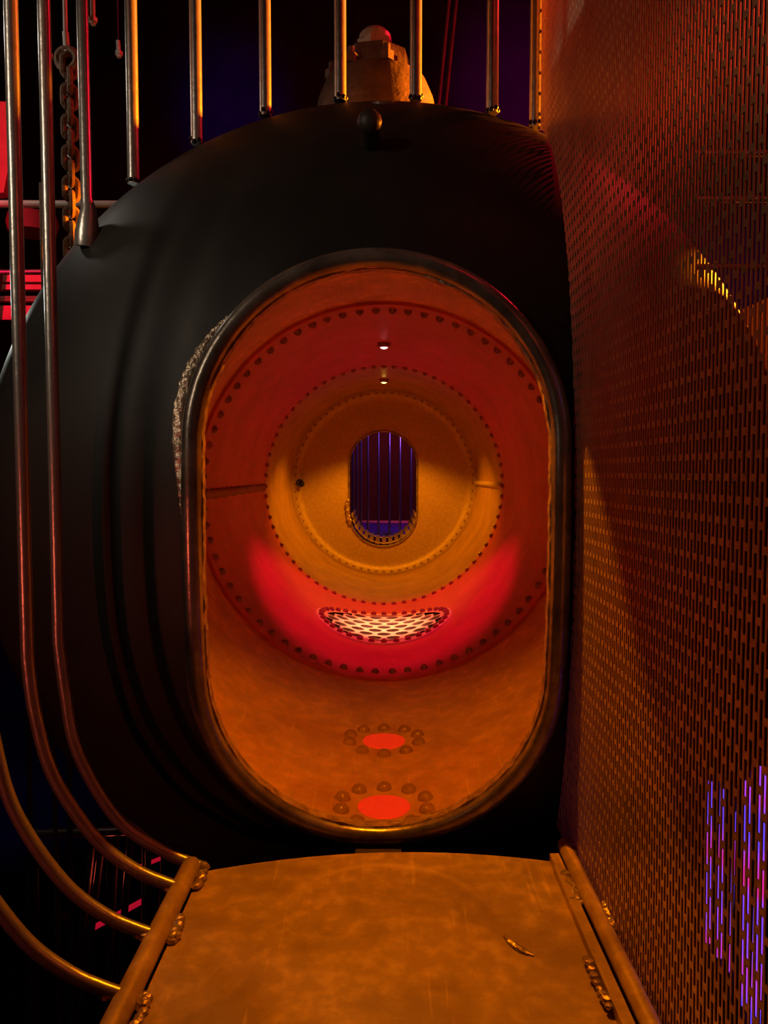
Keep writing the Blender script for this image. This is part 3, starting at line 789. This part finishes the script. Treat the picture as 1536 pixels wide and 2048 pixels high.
# red slatted panel at the far left
pnl = thing('slatted_panel', W(*at(0, 640, 3.7)), 'red lit panel of horizontal slats low behind the leftmost bars', 'panel')
for (v0, v1) in ((552, 566), (571, 581), (594, 604), (613, 641)):
    a_ = at(-160, v0, 3.7); b_ = at(110, v1, 3.7)
    mb = MB(); mb.box(W((a_.x+b_.x)/2, 3.7, (a_.z+b_.z)/2), R*(b_.x-a_.x), .03, R*abs(a_.z-b_.z)); mb.build('slat', M['panel'], pnl, smooth=False)
for u in (-120, 15):
    a_ = at(u, 545, 3.74); b_ = at(u + 12, 650, 3.74); mb = MB(); mb.bar(W(a_.x, 3.65, a_.z), W(b_.x - .06, 3.65, b_.z), .025, .02); mb.build('batten', M['dark'], pnl, smooth=False)
a_ = at(-140, 195, 3.7); b_ = at(28, 385, 3.7)
mb = MB(); vs = [W(a_.x, 3.7, a_.z), W(b_.x - .01, 3.7, a_.z - .02), W(b_.x - .02, 3.7, b_.z + .14), W(b_.x - .05, 3.7, b_.z), W(a_.x, 3.7, b_.z - .02)]
vs += [p + Vector((0, .05, 0)) for p in vs]
mb.add(vs, [(0, 1, 2, 3, 4), (9, 8, 7, 6, 5)] + [(i, (i+1) % 5, 5+(i+1) % 5, 5+i) for i in range(5)])
tag(mb.build('red_board', M['panel'], smooth=False), 'plain red lit board above the pale pipe at the left edge', 'board')
a_ = at(20, 428, 3.75); b_ = at(110, 470, 3.75)
mb = MB(); mb.lathe([(.001, -.03), (R*.11, -.03), (R*.12, 0), (R*.11, .03), (.001, .03)], W((a_.x+b_.x)/2, 3.75, (a_.z+b_.z)/2), 'Z', 20)
M['lid'] = material('dull_red_paint', (0.16, 0.03, 0.03), 0.7, 0, 0.05, 8, 0.1, 20, dark=(0.10, 0.02, 0.02), patch=0.45)
tag(mb.build('red_drum_lid', M['lid']), 'dim red round lid just below the pale pipe', 'lid')
# struts at the top right
for k, (u0, u1, nm) in enumerate(((897, 876, 'left'), (912, 890, 'right'))):
    rod('roof_strut', at(u0 + 6, -60, 4.5), at(u1, 215, 4.5), .014, M['dark'], nm + ' one of two slanted roof struts behind the valve', 'strut', 'roof struts behind the valve')

# ------------------------------------------------------------------ lower left background
rl = thing('stair_railing', W(*at(150, 2100, 3.0)), 'dark stair railing with slanted bars, below the boiler at lower left', 'railing')
mb = MB(); mb.tube([W(*at(40, 1668, 3.0)), W(*at(330, 1660, 3.0))], R*.018, 10); mb.build('top_rail', M['bar'], rl)
for (u0, u1) in ((186, 150), (206, 166), (232, 222), (262, 238), (292, 296), (330, 326)):
    mb = MB(); mb.tube([W(*at(u0, 1668, 3.02)), W(*at(u1 - 10, 2080, 3.02))], R*.015, 8); mb.build('slanted_bar', M['bar'], rl)
for u in (58, 138, 70, 218, 296):
    v0 = 1380 if u in (58, 138) else 1700
    mb = MB(); mb.tube([W(*at(u, v0, 2.6)), W(*at(u + 4, 2120, 2.6))], R*.011, 8); mb.build('upright', M['bar'], rl)
def strip(name, p, q, r, mat, label, group):
    t = thing(name, W(*q), label, 'strip light', group)
    mb = MB(); mb.tube([W(*p), W(*q)], R*r, 8); mb.build('tube', mat, t)
    mb = MB(); mb.tube([W(q.x, q.y + .02, q.z), W(q.x, q.y + .02, -CZ/R)], R*.01, 8); mb.build('stand', M['dark'], t)
strip('red_strip_light', at(186, 1856, 3.6), at(296, 1796, 3.8), .014, M['led_red'], 'lower dashed red strip light glimpsed through the stair railing', 'red strip lights')
strip('red_strip_light', at(258, 1742, 4.2), at(336, 1711, 4.4), .012, M['led_red'], 'upper short red strip light just under the dome at lower left', 'red strip lights')
strip('magenta_strip_light', at(262, 2000, 3.6), at(314, 1836, 3.8), .012, M['led_pink'], 'thin magenta strip light beside the left platform rail', None)
mb = MB(); mb.tube([W(*at(72 + 60*(1-math.cos(t)), 1960 - 125*math.sin(t), 2.9)) for t in [PI/2*i/12 for i in range(13)]], R*.016, 8)
tag(mb.build('bent_pipe', M['dark']), 'dark bent pipe arching low at the left behind the hoops', 'pipe')

# ------------------------------------------------------------------ cage and landing beyond the far opening
far = thing('far_cage', A(0, 9.4, -CZ/R - AX), 'cage of thin purple-lit bars beyond the far oval opening', 'cage')
for u in (706, 714, 722, 736, 757, 779, 800, 822, 840):
    p = at(u, 960, 9.6); mb = MB(); mb.tube([W(p.x, 9.6, -1.6), W(p.x, 9.6, 1.2)], R*.014, 8); mb.build('bar', M['bar'], far)
mb = MB(); mb.box(W(0, 9.6, -1.55), R*1.6, R*.05, R*.05); mb.build('bottom_rail', M['bar'], far, smooth=False)
for sx in (-0.75, 0.75):
    mb = MB(); mb.box(W(sx, 9.6, (-1.55 - CZ/R)/2), R*.05, R*.05, R*(CZ/R - 1.55)); mb.build('leg', M['dark'], far, smooth=False)
fl = thing('slat_chute', A(0, 9.0, -0.75), 'curved trough of narrow slats leading out of the far opening', 'chute')
for i in range(15):
    a = math.radians(-84 + 12*i); hx, hz = 0.352*math.sin(a), -0.325 - 0.352*math.cos(a)
    mb = MB(); mb.box(A(hx, 8.78, hz), R*.045, R*1.0, R*.012, Matrix.Rotation(-a, 3, 'Y')); mb.build('slat', M['deck'], fl, smooth=False)
for y in (8.5, 9.22):
    mb = MB(); mb.tube([A(.368*math.sin(a), y, -.325 - .368*math.cos(a)) for a in [math.radians(-86 + 172*i/20) for i in range(21)]], R*.012, 8); mb.build('support_hoop', M['deck'], fl)
ld = thing('far_landing', W(0, 10.8, -CZ/R), 'purple lit landing platform beyond the far cage', 'platform')
mb = MB(); mb.box(W(0, 11.2, -0.83), R*3, R*2.4, R*.06); mb.build('landing_deck', M['pale'], ld, smooth=False)
for sx in (-1.3, 1.3):
    mb = MB(); mb.box(W(sx, 11.2, (-0.86 - CZ/R)/2), R*.1, R*.1, R*(CZ/R - 0.86)); mb.build('leg', M['dark'], ld, smooth=False)
